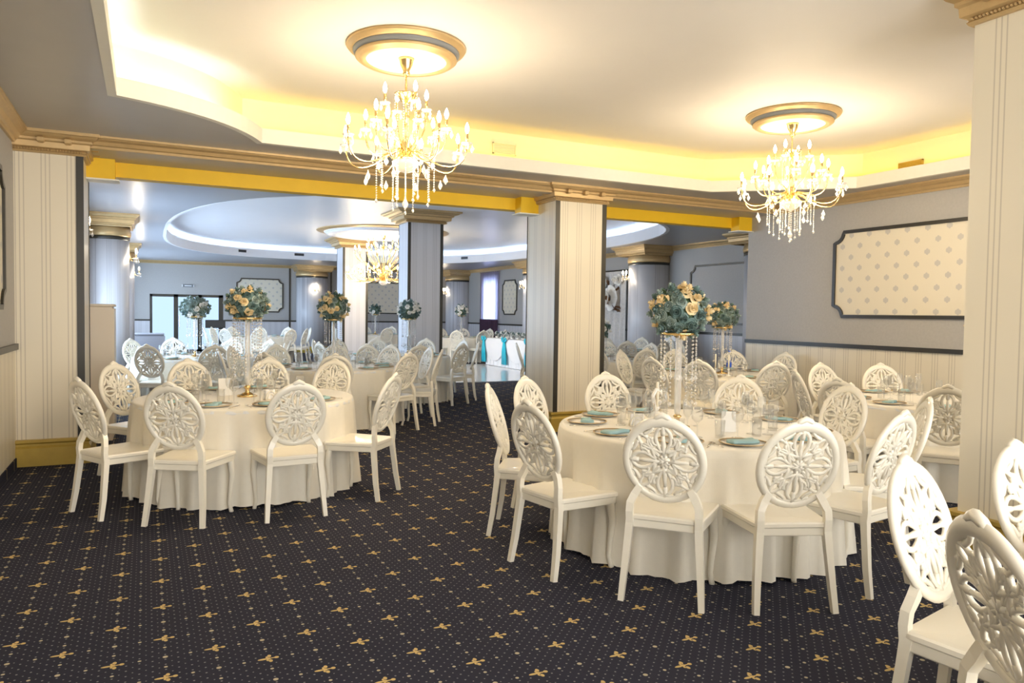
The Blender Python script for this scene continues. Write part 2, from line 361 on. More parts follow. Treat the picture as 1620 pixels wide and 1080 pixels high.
# beam over the openings
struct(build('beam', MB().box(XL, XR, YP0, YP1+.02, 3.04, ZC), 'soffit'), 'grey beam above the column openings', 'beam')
for nm, a, b, lb in (('trim_beam_yellow', -.54, 4.69, 'yellow painted drop beam left of centre column'), ('trim_beam_yellow', 5.44, 8.45, 'yellow painted drop beam right of centre column')):
    t = empty(nm); struct(t, lb, 'beam')
    build('drop', MB().box(a, b, 8.95, 9.12, 2.885, 3.05), 'yellow', t)
    build('bracket', MB().box(a, a+.26, 8.78, 8.96, 2.83, 3.045), 'yellow', t); build('bracket', MB().box(b-.26, b, 8.78, 8.96, 2.83, 3.045), 'yellow', t)
    build('ledge', MB().box(a, a+.3, 8.74, 8.97, 2.815, 2.83), 'fascia', t); build('ledge', MB().box(b-.3, b, 8.74, 8.97, 2.815, 2.83), 'fascia', t)
struct(build('trim_crown_partition', molding([(8.45, YP0), (XL, YP0)], crown(3.15, .11, .11)), 'gold'), 'gold crown moulding along the partition beam', 'moulding')
struct(build('trim_crown_left', molding([(XL, YP0), (XL, YB)], crown(3.15, .13, .13)), 'gold'), 'gold crown moulding on the left wall', 'moulding')
struct(build('trim_crown_right', molding([(XR, YB), (XR, YP0)], crown(3.15, .12, .12)), 'gold'), 'gold crown moulding on the damask wall', 'moulding')

# ---------------- far ceiling
def oval(cx, cy, a, b, e, n=72):
    o = []
    for i in range(n):
        t = -2*PI*i/n; c, s = math.cos(t), math.sin(t)
        o.append((cx+a*math.copysign(abs(c)**(2/e), c), cy+b*math.copysign(abs(s)**(2/e), s)))
    return o
OV = oval(5.25, 17.3, 4.85, 7.1, 2.9)
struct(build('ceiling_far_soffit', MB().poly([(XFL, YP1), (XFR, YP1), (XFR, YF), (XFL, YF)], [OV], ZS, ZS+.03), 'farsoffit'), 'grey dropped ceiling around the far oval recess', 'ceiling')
struct(build('trim_far_fascia', molding(OV, [(-.004, ZS-.003), (.06, ZS-.003), (.06, ZS+.24), (-.004, ZS+.24)], True), 'farceil', smooth=False), 'white curved fascia of the far oval recess', 'ceiling')
struct(build('ceiling_far_cove', molding(OV, [(.5, ZS+.03), (.52, ZS+.03), (.52, ZCF), (.5, ZCF)], True), 'farceil'), 'cove wall behind the far oval fascia', 'ceiling')
struct(build('ceiling_far', MB().box(XFL-.2, XFR+.2, YP1+.02, YF+.2, ZCF, ZCF+.1), 'farceil'), 'pale raised ceiling of the far hall', 'ceiling')
LF = offset(OV, .25, True); strip('led_strip', LF+[LF[0]], 'led_f', 'blue-white light strip ringing the far oval recess')
struct(build('trim_crown_back', molding([(XFR, YF), (XFL, YF)], crown(3.15, .1, .1)), 'gold'), 'gold crown moulding on the end wall', 'moulding')
struct(build('trim_crown_far_right', molding([(XFR, 8.9), (XFR, YF)], crown(3.15, .11, .11)), 'gold'), 'gold crown moulding along the far hall window side', 'moulding')
struct(build('trim_crown_far_left', molding([(XFL, YF), (XFL, YP1)], crown(3.15, .1, .1)), 'gold'), 'gold crown moulding above the round pilasters', 'moulding')
def vent_far(a):
    i = min(range(len(OV)), key=lambda k: abs(OV[k][0]-a[0])+abs(OV[k][1]-a[1])); p = OV[i]; q = OV[(i+1) % len(OV)]
    ang = math.atan2(q[1]-p[1], q[0]-p[0]); o = build('air_vent', MB().box(-.2, .2, -.012, .012, -.03, .05), 'black', loc=(p[0], p[1], ZS+.14), rot=(0, 0, ang)); return o
for a, lb in (((2.6, 24.3), 'small dark vent in the far fascia above glass doors'), ((4.6, 24.4), 'small dark vent in the far fascia beside far chandelier'), ((9.3, 22.7), 'small dark vent in the far fascia near the curtain')):
    tag(vent_far(a), lb, 'vent')

# ---------------- columns
def capital(t, x0, x1, y0, y1, z0, z1, rich=True, m='gold', k=.72):
    prof = [(0, 0), (.035, 0), (.05, .08), (.035, .14), (.045, .2), (.09, .25), (.095, .5), (.12, .56), (.12, .66), (.17, .75), (.19, .84), (.21, .86), (.21, 1), (0, 1)]
    path = [(x0, y0), (x0, y1), (x1, y1), (x1, y0)]
    build('capital', molding(path, [(d*k, z0+(z1-z0)*z) for d, z in prof], True), m, t)
    if rich:
        h = z1-z0; br = MB().box(-.028, .028, -.04, .03, 0, h*.26, .01); me = None
        for (ax, c, sg) in ((0, y0, -1), (0, y1, 1), (1, x0, -1), (1, x1, 1)):
            a0, a1 = (x0, x1) if ax == 0 else (y0, y1); k = max(2, round((a1-a0)/.24))
            for i in range(k):
                a = a0+(a1-a0)*(i+.5)/k; rot = {(0, -1): 0, (0, 1): PI, (1, -1): -PI/2, (1, 1): PI/2}[(ax, sg)]
                if me is None: me = fixn(br.mesh('bracket', m))
                put('bracket', me, t, (a, c+sg*.095, z0+h*.42) if ax == 0 else (c+sg*.095, a, z0+h*.42), (0, 0, rot))
        bd = fixn(MB().lathe([(.0005, -.011), (.009, -.005), (.009, .005), (.0005, .011)], 5).mesh('bead', m, True)); mbd = MB()
        for (ax, c, sg) in ((0, y0, -1), (1, x0, -1), (1, x1, 1)):
            a0, a1 = (x0, x1) if ax == 0 else (y0, y1); a = a0
            while a < a1:
                cx, cy = (a, c+sg*.035) if ax == 0 else (c+sg*.035, a)
                mbd.lathe([(.0005, -.011), (.011, -.005), (.011, .005), (.0005, .011)], 5, (cx, cy, z0+h*.15)); a += .024
        o = build('bead_moulding', mbd, m, t); o['kind'] = 'stuff'
def column(name, x0, x1, y0, y1, ztop, zc, label, mats=('stripe', 'stripe'), rich=True, strips=True):
    t = empty(name); struct(t, label, 'column')
    build('shaft', MB().box(x0, x1, y0, y1, 0, ztop), mats[0], t)
    w = .055
    for cx, sx in ((x0, 1), (x1, -1)) if strips else ():
        for cy, sy in ((y0, 1), (y1, -1)):
            mb = MB(); e = .008
            mb.box(min(cx-sx*e, cx+sx*w), max(cx-sx*e, cx+sx*w), min(cy-sy*e, cy), max(cy-sy*e, cy), .1, zc+.01)
            build('corner_strip', mb, 'dark', t)
    pl = [(0, 0), (.055, 0), (.055, .17), (.04, .19), (.04, .21), (.06, .225), (.06, .25), (0, .25)]
    build('plinth', molding([(x0, y0), (x0, y1), (x1, y1), (x1, y0)], pl, True), 'goldbase', t)
    capital(t, x0, x1, y0, y1, zc, ztop, rich, k=.72 if rich else 1.45); return t
column('column', 4.69, 5.44, YP0, YP1, 3.15, 2.95, 'striped square column standing between the two openings')
column('column', XL-.1, -.54, YP0, YP1, 3.15, 2.95, 'striped square pilaster against the left wall')
column('column', 4.785, 5.53, 2.30, 3.05, ZC, 3.39, 'striped square column beside the front chairs', strips=False)
column('column', 4.72, 5.46, 14.35, 14.95, ZCF, 3.31, 'grey square column rising by the far chandelier', ('stripegrey',)*2, False)
column('column', 4.90, 5.6, 20.6, 21.3, ZCF, 3.28, 'pale square column behind the far chandelier', ('stripegrey',)*2, False)
def pilaster(x, y, r, label, wallside):
    t = empty('column'); struct(t, label, 'column')
    build('shaft', MB().lathe([(r, 0), (r, 2.78)], 40, (x, y, 0)), 'stripegrey', t, True)
    build('neck_band', MB().lathe([(r+.012, 2.71), (r+.012, 2.765), (r, 2.77)], 40, (x, y, 0)), 'dark', t, True)
    build('collar', MB().lathe([(r+.02, 2.77), (r+.03, 2.8), (r+.03, 2.86), (r+.01, 2.9), (r+.01, 2.95)], 40, (x, y, 0)), 'gold', t, True)
    q = r+.02; capital(t, x-q, x+q, y-q, y+q, 2.93, 3.15, False)
    build('plinth', MB().lathe([(r+.03, 0), (r+.03, .2), (r, .23)], 40, (x, y, 0)), 'goldbase', t, True)
for x, y, r, lb in ((-.62, 15.1, .36, 'round striped pilaster behind the cream cabinet'), (-.62, 21.5, .36, 'round striped pilaster nearer the glass doors'), (5.47, 27.75, .55, 'round grey pilaster with sconce on the end wall'),
                    (10.95, 27.0, .5, 'round grey pilaster with sconce beyond the bowed table'), (11.0, 20.7, .4, 'round grey pilaster beside the motif panel near curtain'), (10.95, 14.75, .5, 'round grey pilaster beside the floral backdrop'), (10.95, 10.9, .46, 'round pilaster mostly hidden by the damask wall')):
    pilaster(x, y, r, lb, 0)
build('sconce_pier', MB().box(XFL, -.76, 10.6, 11.4, 0, 3.15), 'stripegrey'); bpy.data.objects['sconce_pier'].name = 'wall_pier'
struct(bpy.data.objects['wall_pier'], 'flat striped pier behind the left pilaster', 'wall')
# vertical dark trims on the back wall
for x in (-.55, 4.72, 6.22):
    struct(build('trim_vertical', MB().box(x-.03, x+.03, YF-.02, YF, 0, 3.05), 'dark'), {-.55: 'dark upright trim beside the glass doors', 4.72: 'dark upright trim before the end wall pilaster', 6.22: 'dark upright trim after the end wall pilaster'}[x], 'trim')

# ---------------- notched wall panels
def panel(axis, c, a0, a1, z0, z1, out, label, paper='panelpaper', notch=.14, w=.022):
    t = empty('trim_panel'); struct(t, label, 'wall panel')
    pts = []
    for (cx, cz, s) in ((a0, z0, 0), (a1, z0, 1), (a1, z1, 2), (a0, z1, 3)):
        st = {0: PI/2, 1: PI, 2: 3*PI/2, 3: 0}[s]
        for i in range(9):
            an = st-(PI/2)*i/8; pts.append((cx+notch*math.cos(an), cz+notch*math.sin(an)))
    P3 = lambda a, z, d: (a, c+out*d, z) if axis == 0 else (c+out*d, a, z)
    N = (0, 1, 0) if axis == 0 else (1, 0, 0)
    build('frame', MB().sweep([P3(a, z, .014) for a, z in pts], w, .014, nrm=N, loop=True, sq=True), 'dark', t)
    tri = tessellate_polygon([[Vector((a, z, 0)) for a, z in pts]])
    mb = MB(); mb.add([P3(a, z, .006) for a, z in pts], tri); build('paper_field', mb, paper, t)
panel(1, XR, 4.2, 7.2, 1.53, 2.66, -1, 'cream motif panel in dark frame on the damask wall')
panel(1, XL, 3.9, 7.65, 1.5, 2.66, 1, 'framed panel on the left wall cut by the photo edge')
panel(0, YF, 2.9, 4.47, 1.46, 2.63, -1, 'framed motif panel beside the glass doors')
panel(0, YF, 6.6, 10.2, 1.46, 2.63, -1, 'framed motif panel behind the far square columns')
panel(1, XFR, 22.4, 23.5, 1.49, 2.65, -1, 'framed motif panel beside the curtain')
panel(1, XFR, 11.4, 13.5, 1.35, 2.64, -1, 'framed pale panel beyond the damask wall', 'wallgrey')
panel(1, XFR, 17.2, 20.0, 1.49, 2.65, -1, 'framed panel hidden behind the floral backdrop')
# glass doors
def doors():
    t = empty('door_1'); struct(t, 'black framed glass double doors in the end wall', 'door'); y0, y1 = YF+.02, YF+.1
    f = MB()
    for a, b in ((.12, .2), (.86, 1.0), (1.62, 1.75), (2.3, 2.45)): f.box(a, b, y0, y1, 0, 2.02)
    f.box(.12, 2.45, y0, y1, 1.93, 2.02); f.box(.12, 2.45, y0, y1, 0, .12); build('frame', f, 'dark', t)
    for a, b in ((.2, .86), (1.0, 1.62), (1.75, 2.3)): build('pane', MB().box(a, b, YF+.055, YF+.065, .12, 1.93), 'pane', t)
    for a in (1.03, 1.60): build('handle', MB().sweep([(a, YF-.03, .9), (a, YF-.03, 1.3)], .012), 'steel', t)
doors()
def side_window():
    t = empty('window_4'); struct(t, 'daylit window behind the sheer curtain', 'window'); f = MB()
    for a, b in ((23.9, 23.97), (25.03, 25.1), (24.47, 24.53)): f.box(XFR+.08, XFR+.15, a, b, .6, 2.75)
    for z in (.6, 2.69): f.box(XFR+.08, XFR+.15, 23.9, 25.1, z, z+.06)
    build('frame', f, 'white', t); build('pane', MB().box(XFR+.11, XFR+.12, 23.95, 25.05, .64, 2.7), 'sidewindow', t)
    c = empty('curtain', (XFR-.08, 24.5, 0)); tag(c, 'sheer grey curtain darkening to plum at its hem', 'curtain')
    mb = MB(); rows = []
    for z in (.05, .8, 1.6, 2.4, 3.0): rows.append([(.035*math.sin(i*.9), -.75+1.5*i/60*(1), z) for i in range(61)])
    mb.loft(rows, closed=False, caps=False); build('fabric', mb, 'curtain', c, True)
    mb = MB(); rows = [[(-.012+.037*math.sin(i*.9), -.75+1.5*i/60, z) for i in range(61)] for z in (.02, .6, 1.3)]
    mb.loft(rows, closed=False, caps=False); MT['plum'] = mat('plum_fabric', (.055, .02, .045), .8); build('hem', mb, 'plum', c, True)
    build('rod', MB().sweep([(0, -.85, 3.0), (0, .85, 3.0)], .015), 'brass', c)
side_window()
def bez(p, n=12):
    out = []
    for i in range(n+1):
        t = i/n; q = [Vector(k) for k in p]
        while len(q) > 1: q = [q[j].lerp(q[j+1], t) for j in range(len(q)-1)]
        out.append(q[0])
    return out

# ------------------------------------------------------------------ chairs
ZO, TL = .752, .31                                    # oval centre height, backward lean
def bk(u, v, d=0): return Vector((u, -.225-v*TL+d, ZO+v))
def make_chair():
    t = empty('banquet_chair')
    # seat: rounded trapezoid slab with apron and slightly dished top
    def outline(k, z):
        c = [(-.195*k, -.2*k), (.195*k, -.2*k), (.235*k, .215*k), (-.235*k, .215*k)]; o = []
        for i in range(4):
            p, a, b = Vector(c[i]), Vector(c[i-1]), Vector(c[(i+1) % 4])
            o += [(*(p+(a-p).normalized()*.03), z), (*p.lerp((a+b)/2, .02), z), (*(p+(b-p).normalized()*.03), z)]
        return o
    mb = MB().loft([outline(.97, .385), outline(.985, .39), outline(.985, .425), outline(1.02, .432), outline(1.02, .448), outline(.99, .456), outline(.8, .452), outline(.3, .446)])
    build('seat', mb, 'chair', t)
    A, B = .197, .213
    ring = [bk(A*math.cos(a), B*math.sin(a)) for a in [2*PI*i/40 for i in range(40)]]
    nb = Vector((0, 1, TL)).normalized()
    fr = MB().sweep(ring, [.0215+.010*max(0, math.sin(2*PI*i/40))**3 for i in range(40)], .017, nrm=nb, n=8, loop=True)
    fr.sweep([bk(-.05, B+.008), bk(-.028, B+.022), bk(0, B+.035), bk(.028, B+.022), bk(.05, B+.008)], [.006, .016, .018, .016, .006], [.012, .016, .017, .016, .012], nrm=nb, n=6)
    build('back_frame', fr, 'chair', t, True)
    # carved openwork
    cv = MB(); a, b = A-.014, B-.014
    def st(pts, w, h=.009):
        k = len(pts); w = w*1.4 if isinstance(w, (int, float)) else (w[0]*1.4, w[1]*1.4); P = [bk(u*a/.17, v*b/.17, .0) for u, v in pts]
        cv.sweep(P, w if isinstance(w, (int, float)) else [w[0]+(w[1]-w[0])*i/(k-1) for i in range(k)], h, nrm=nb, n=5)
    def b2(*p): return [(q.x, q.y) for q in bez([(x, y, 0) for x, y in p], 7)]
    for k in range(4):
        c, s = round(math.cos(k*PI/2)), round(math.sin(k*PI/2)); R = lambda L: [(c*x-s*y, s*x+c*y) for x, y in L]
        for m in (-1, 1):
            f = lambda L: R([(m*x, y) for x, y in L])
            st(f(b2((0, .03), (.02, .06), (.062, .1), (.035, .15), (0, .158))), .0085)
            st(f(b2((.004, .045), (.045, .045), (.085, .06), (.075, .10))), (.011, .006))
            st(f(b2((.075, .1), (.062, .118), (.05, .1), (.06, .085))), (.006, .007))
            st(f(b2((.0, .16), (.035, .175), (.06, .15), (.08, .148))), (.009, .007))
            st(f(b2((.058, .058), (.058, .088), (.08, .125), (.122, .122))), (.009, .008)); st(f(b2((.03, .075), (.05, .07), (.06, .09), (.05, .11))), (.006, .008))
            st(f(b2((.045, .155), (.055, .135), (.075, .13), (.09, .12))), (.006, .009))
            st(f(b2((.022, .025), (.04, .03), (.05, .045), (.062, .062))), (.008, .006))
        st(R([(0, .02), (0, .06), (0, .09), (0, .12)]), (.013, .006), .011)
        st(R([(0, .12), (0, .135), (0, .15), (0, .168)]), (.009, .014), .011)
    for k in range(8):
        an = k*PI/4+PI/8; st([(.0, .0), (.012*math.cos(an), .012*math.sin(an)), (.03*math.cos(an), .03*math.sin(an))], (.008, .009), .013)
    build('carved_panel', cv, 'chair', t, True)
    for s in (-1, 1):
        build('back_support', MB().sweep([(s*.178, -.195, .40), (s*.180, -.2, .47), (s*.178, -.196, .515), (s*.157, -.186, .56), (s*.13, -.182, .605)], [.019, .019, .019, .02, .018], [.016]*5, nrm=(0, 1, 0), sq=True), 'chair', t)
        build('leg', MB().sweep([(s*.178, -.19, .43), (s*.185, -.2, .33), (s*.198, -.22, .15), (s*.208, -.245, 0)], [.02, .019, .017, .015], [.02, .018, .017, .015], nrm=(0, 1, 0), sq=True), 'chair', t)
        build('leg', MB().sweep([(s*.203, .178, .42), (s*.208, .185, .36), (s*.214, .193, .28), (s*.205, .187, .17), (s*.198, .182, .07), (s*.203, .195, .02), (s*.207, .2, .0)], [.024, .025, .022, .017, .014, .016, .017], nrm=(0, 1, 0), n=8), 'chair', t, True)
    return t
CH0 = make_chair(); chair_used = []
ORD = ['first', 'second', 'third', 'fourth', 'fifth', 'sixth', 'seventh']
def place_chair(apx, apy, tx, ty, turn=0):
    """apex of the backrest stands over (apx, apy); the chair faces (tx, ty)"""
    an = math.atan2(ty-apy, tx-apx)-PI/2+turn
    dx, dy = -math.sin(an), math.cos(an)
    o = CH0 if not chair_used else clone(CH0)
    o.location = (apx+dx*.297, apy+dy*.297, 0); o.rotation_euler = (0, 0, an); chair_used.append(o); return o

# ------------------------------------------------------------------ tables
def make_cloth(R, seed, folds):
    rnd = random.Random(seed); ph = [rnd.random()*6.28 for _ in range(5)]; n = 144; H = .752; rings = []
    def fold(t): return (.5*math.sin(folds*t+ph[0]+.6*math.sin(3*t+ph[1]))+.3*math.sin((folds*2-3)*t+ph[2])+.2*math.sin((folds//2)*t+ph[3]))
    prof = [(0.02, H), (.5, H), (.97, H), (.992, H-.003), (1.0, H-.014)]
    for r, z in prof: rings.append([(R*r*math.cos(2*PI*k/n), R*r*math.sin(2*PI*k/n), z) for k in range(n)])
    for z in (.70, .6, .48, .36, .24, .12, .05, .012):
        g = 1-z/H; ring = []
        for k in range(n):
            t = 2*PI*k/n; r = R+.005+.035*g+.06*fold(t)*g**.8; zz = z
            if z < .2: zz = max(.006, z+.012*math.sin(5*t+ph[4]))
            ring.append((r*math.cos(t), r*math.sin(t), zz))
        rings.append(ring)
    return MB().loft(rings, caps=False).mesh('tablecloth', 'cloth', True)
CLOTHS = [fixn(make_cloth(.90, s, f)) for s, f in ((1, 26), (2, 23), (3, 29))]
CLOTHS_BIG = fixn(make_cloth(.93, 5, 25))
TT = fixn(MB().lathe([(.01, .70), (.9, .70), (.905, .72), (.9, .74), (.01, .74)], 48).mesh('tabletop', 'white')); TP = fixn(MB().lathe([(.3, 0), (.28, .03), (.06, .08), (.05, .65), (.2, .70)], 16).mesh('pedestal', 'black'))
# tableware meshes
def wine():
    return fixn(MB().lathe([(.034, 0), (.034, .003), (.005, .01), (.004, .085), (.012, .093), (.034, .115), (.038, .145), (.032, .19), (.030, .19), (.036, .145), (.032, .117), (.008, .097)], 14).mesh('wine_glass', 'glass', True))
def tumbler(): return fixn(MB().lathe([(.028, 0), (.033, .11), (.031, .11), (.026, .008)], 14).mesh('tumbler', 'glass', True))
ME_WINE, ME_TUMB = wine(), tumbler()
ME_PLATE = fixn(MB().lathe([(.06, 0), (.085, .003), (.135, .012), (.137, .015), (.085, .008), (.01, .006)], 28).mesh('plate', 'porcelain', True))
ME_RIM = fixn(MB().lathe([(.137, .013), (.140, .016), (.137, .0185), (.131, .0165)], 28, ring=True).mesh('rim', 'gold', True))
def napkin():
    mb = MB()
    rows = []
    for i in range(9):
        y = -.09+.18*i/8; w = .035+.012*math.sin(i*.8)
        rows.append([(-w, y, 0), (-w*.98, y, .014), (-w*.4, y, .02+.003*math.sin(i*1.3)), (w*.3, y, .016), (w*.95, y, .02+.003*math.cos(i)), (w, y, 0)])
    mb.loft(rows); return fixn(mb.mesh('napkin', 'teal', True))
ME_NAP = napkin()
def fork():
    mb = MB(); mb.sweep([(0, -.09, .004), (0, -.02, .006), (0, .03, .004), (0, .045, .006)], [.005, .003, .004, .011], .0015, nrm=(0, 0, 1), n=6)
    for x in (-.009, -.003, .003, .009): mb.sweep([(x, .044, .006), (x*1.05, .07, .008), (x, .092, .006)], .0016, .0012, nrm=(0, 0, 1), n=4)
    return fixn(mb.mesh('fork', 'steel', True))
def knife():
    mb = MB(); mb.sweep([(0, -.1, .004), (0, -.03, .005), (0, 0, .004), (.002, .05, .004), (.005, .1, .004)], [.006, .005, .007, .009, .003], .002, nrm=(0, 0, 1), n=6); return fixn(mb.mesh('knife', 'steel', True))
ME_FORK, ME_KNIFE = fork(), knife()
ZT = .753
TABLES = {   # key: centre, phrase, cloth, settings level
    'R': ((3.38, 4.0), 'the big front table', CLOTHS_BIG, 2),
    'L': ((.79, 6.8), 'the table beside the left pilaster', CLOTHS[0], 2),
    'T8': ((6.6, 4.45), 'the table behind the front column', CLOTHS[1], 2),
    'T7': ((6.85, 7.6), 'the table by the wainscot corner', CLOTHS[2], 1),
    'M1': ((2.3, 10.2), 'the table just inside the far hall', CLOTHS[1], 1),
    'M2': ((3.95, 12.5), 'the table before the grey column', CLOTHS[2], 1),
    'M3': ((.7, 12.8), 'the table facing the glass doors', CLOTHS[0], 1),
    'T11': ((7.0, 10.8), 'the table just past the centre column', CLOTHS[0], 1),
    'T12': ((9.0, 13.4), 'the table near the air conditioner', CLOTHS[1], 0),
    'T6': ((8.9, 21.7), 'the table behind the bowed table', CLOTHS[2], 0),
    'T9': ((2.95, 22.6), 'the distant table below the framed panel', CLOTHS[1], 0),
    'T10': ((6.9, 24.4), 'the distant table between the columns', CLOTHS[0], 0),
    'F': ((3.2, .5), 'the table outside the frame', CLOTHS[2], 0),
}
# apexes of chair backs read off the photo, projected at backrest height
APEX = {
    'R': [(1048, 663), (1275, 663), (833, 638), (772, 612), (830, 597), (958, 588), (1172, 598), (1345, 612), (1432, 655), (1470, 634)],
    'L': [(267, 605), (473, 604), ('at', (-.44, 6.09)), ('at', (1.82, 5.83)), (180, 575), (297, 570), (425, 568), (530, 570)],
    'T8': [(1393, 580), (1298, 576), (1325, 600), (1500, 612), (1258, 588)],
    'T7': [('at', (6.12, 8.9)), (1030, 560), (1105, 572), (1228, 575), (1243, 564), (1160, 557), (1066, 552)],
}
def ring_point(px, py, c, r0=1.43, tol=.10):
    if px == 'at': return Vector(py)
    p = atz(px, py, .987); d = Vector((p.x-c[0], p.y-c[1])); L = d.length
    # keep the sight line of the photo but stay close to the seating circle
    rd = ray(px, py); rd2 = Vector((rd.x, rd.y)).normalized(); best = None
    for i in range(-60, 61):
        q = Vector((p.x, p.y))+rd2*i*.02; e = abs((q-Vector(c)).length-r0)*1.0+abs(i*.02)*.45
        if best is None or e < best[0]: best = (e, q)
    return best[1]
SEATS = {}
def name_row(rows, phrase):
    """ordinal labels, left to right as seen, for the near and the far side of a table"""
    out = {}
    for side in ('near', 'far'):
        L = sorted([r for r in rows if r[1] == side], key=lambda r: r[2])
        for i, r in enumerate(L): out[r[0]] = '%s %s-side' % (ORD[i], side)
    return out
def scr(p):
    v = Vector((p[0], p[1], 0)); return v.dot(rt)/max(.2, v.dot(fw)), v.dot(fw)
for key, (c, ph, cl, lv) in TABLES.items():
    t = empty('banquet_table', (*c, 0)); put('tablecloth', cl, t); put('tabletop', TT, t); put('pedestal', TP, t)
    tag(t, 'round banquet table under ivory cloth, '+ph, 'table', 'round banquet tables')
    if key == 'F':
        t['label'] = 'round cloth-covered table serving the foremost chairs'
        pts = [(atz(1432, 730, .987), -.32), (atz(1545, 822, .987), 0), (atz(1606, 704, .987), 0)]
        lbs = ['foremost white chair seen whole, its carved back beside patterned carpet', 'cream lit chair back cut off at the lower corner', 'white chair back cut by the edge before the striped column']
        for (p, tn), lb in zip(pts, lbs): tag(place_chair(p.x, p.y, *c, tn), lb, 'chair', 'carved banquet chairs')
        SEATS[key] = []; continue
    if key in APEX: P = [ring_point(*q, c) for q in APEX[key]]
    else:
        k = 10; a0 = {'M1': .1, 'M2': .25, 'M3': .45, 'T11': .3}.get(key, random.random()); P = []
        for i in range(k):
            an = a0+2*PI*i/k+random.uniform(-.06, .06); r = 1.43+random.uniform(-.04, .08); P.append(Vector((c[0]+r*math.cos(an), c[1]+r*math.sin(an))))
    sc = scr(c); rows = [(i, 'near' if scr(p)[1] < sc[1] else 'far', scr(p)[0]) for i, p in enumerate(P)]
    nm = name_row(rows, ph)
    SEATS[key] = [(p, nm[i]) for i, p in enumerate(P)]
    for i, p in enumerate(P):
        tag(place_chair(p.x, p.y, *c, random.uniform(-.07, .07)), 'white carved oval-back chair, %s from left of %s' % (nm[i], ph), 'chair', 'carved banquet chairs')
# place settings
for key, seats in SEATS.items():
    c, ph, cl, lv = TABLES[key]; Rt = .90 if key != 'R' else .93
    sh = ph.replace('the ', '', 1)
    for j, (p, s) in enumerate(seats):
        d = Vector((p.x-c[0], p.y-c[1])).normalized(); an = math.atan2(d.y, d.x)+PI/2; tang = Vector((-d.y, d.x))
        def at(r, o, z=0): q = Vector(c)+d*r+tang*o; return (q.x, q.y, ZT+z)
        pl = empty('dinner_plate', at(Rt-.19, 0)); put('dish', ME_PLATE, pl); put('rim', ME_RIM, pl)
        tag(pl, 'gold-rimmed plate at %s place, %s' % (s, sh), 'plate', 'dinner plates')
        tag(put('napkin', ME_NAP, None, at(Rt-.19, 0, .009), (0, 0, an+random.uniform(-.5, .5)+PI/2*(j % 2)), 1.0), 'folded teal napkin at %s place, %s' % (s, sh), 'napkin', 'teal napkins')
        if lv >= 1:
            tag(put('wine_glass', ME_WINE, None, at(Rt-.42, .07)), 'stemmed wine glass at %s place, %s' % (s, sh), 'glass', 'wine glasses')
            tag(put('tumbler', ME_TUMB, None, at(Rt-.43, -.04)), 'small tumbler at %s place, %s' % (s, sh), 'glass', 'tumblers')
        if lv >= 2:
            tag(put('champagne_glass', ME_WINE, None, at(Rt-.50, .0), None, (.75, .75, 1.15)), 'narrow champagne glass at %s place, %s' % (s, sh), 'glass', 'champagne glasses')
            tag(put('fork', ME_FORK, None, at(Rt-.17, -.17), (0, 0, an)), 'steel fork at %s place, %s' % (s, sh), 'fork', 'forks')
            tag(put('knife', ME_KNIFE, None, at(Rt-.17, .17), (0, 0, an)), 'steel knife at %s place, %s' % (s, sh), 'knife', 'knives')

# ------------------------------------------------------------------ flower centrepieces
def rose_mesh(name, m, frilly=False):
    mb = MB(); rnd = random.Random(3 if frilly else 4)
    for k, (n, r, h, op) in enumerate(((6, 1.0, .15, .75), (5, .72, .42, .5), (4, .46, .62, .3), (3, .24, .75, .12))):
        for i in range(n):
            a0 = 2*PI*i/n+k*.6; rows = []
            for v in range(4):
                t = v/3; row = []
                for u in range(5):
                    s = (u/4-.5)*2; wv = (.18*math.sin(u*3.1+v+i) if frilly else 0)*t
                    an = a0+s*(PI/n)*1.25*(1-.25*t*t*abs(s)); rr = r*(.25+.75*math.sin(t*PI/2))*(1-.1*s*s)+wv*.3
                    z = h+(t**1.6)*(.55-op*.75)-.12*s*s*t+.22*t*(k > 0)+wv*.25
                    row.append((rr*math.cos(an), rr*math.sin(an), z))
                rows.append(row)
            mb.loft(rows, closed=False, caps=False)
    return mb.mesh(name, m, True)
ROSES = {k: rose_mesh('rose', k, f) for k, f in (('rose_teal', False), ('rose_pale', True), ('rose_cream', False), ('rose_white', False))}
ROSES['fr'] = rose_mesh('carnation', 'rose_teal', True)
def leafm():
    mb = MB(); rows = [[(-w, y, -.1*w), (0, y, .12*y), (w, y, -.1*w)] for y, w in ((0, .02), (.3, .22), (.6, .25), (.85, .13), (1.0, .01))]; mb.loft(rows, closed=False, caps=False); return mb.mesh('leaf', 'leaf', True)
ME_LEAF = leafm()
def strand(n, L, r, m='crystal', drop=True):
    mb = MB()
    for i in range(n):
        z = -L*(i+.5)/n; mb.lathe([(.0004, -r), (r, 0), (.0004, r)], 5, (0, 0, z))
    if drop: mb.lathe([(.0004, -.035), (r*1.7, -.018), (r*.9, -.004), (.0004, 0)], 6, (0, 0, -L-.002))
    return fixn(mb.mesh('crystal_strand', m))
ME_STR = strand(11, .26, .009); ME_STR2 = strand(16, .42, .0085)
ME_BASE = fixn(MB().lathe([(.085, 0), (.085, .012), (.06, .02), (.02, .035), (.016, .06), (.03, .075), (.012, .09)], 20).mesh('base', 'brass', True))
ME_POLE = fixn(MB().lathe([(.016, .08), (.022, .12), (.022, .3), (.03, .32), (.022, .34), (.022, .58), (.016, .60)], 12).mesh('pole', 'crystal', True))
ME_DISH = fixn(MB().lathe([(.02, .58), (.04, .595), (.12, .60), (.125, .61), (.12, .615), (.02, .61)], 24).mesh('dish', 'brass', True))
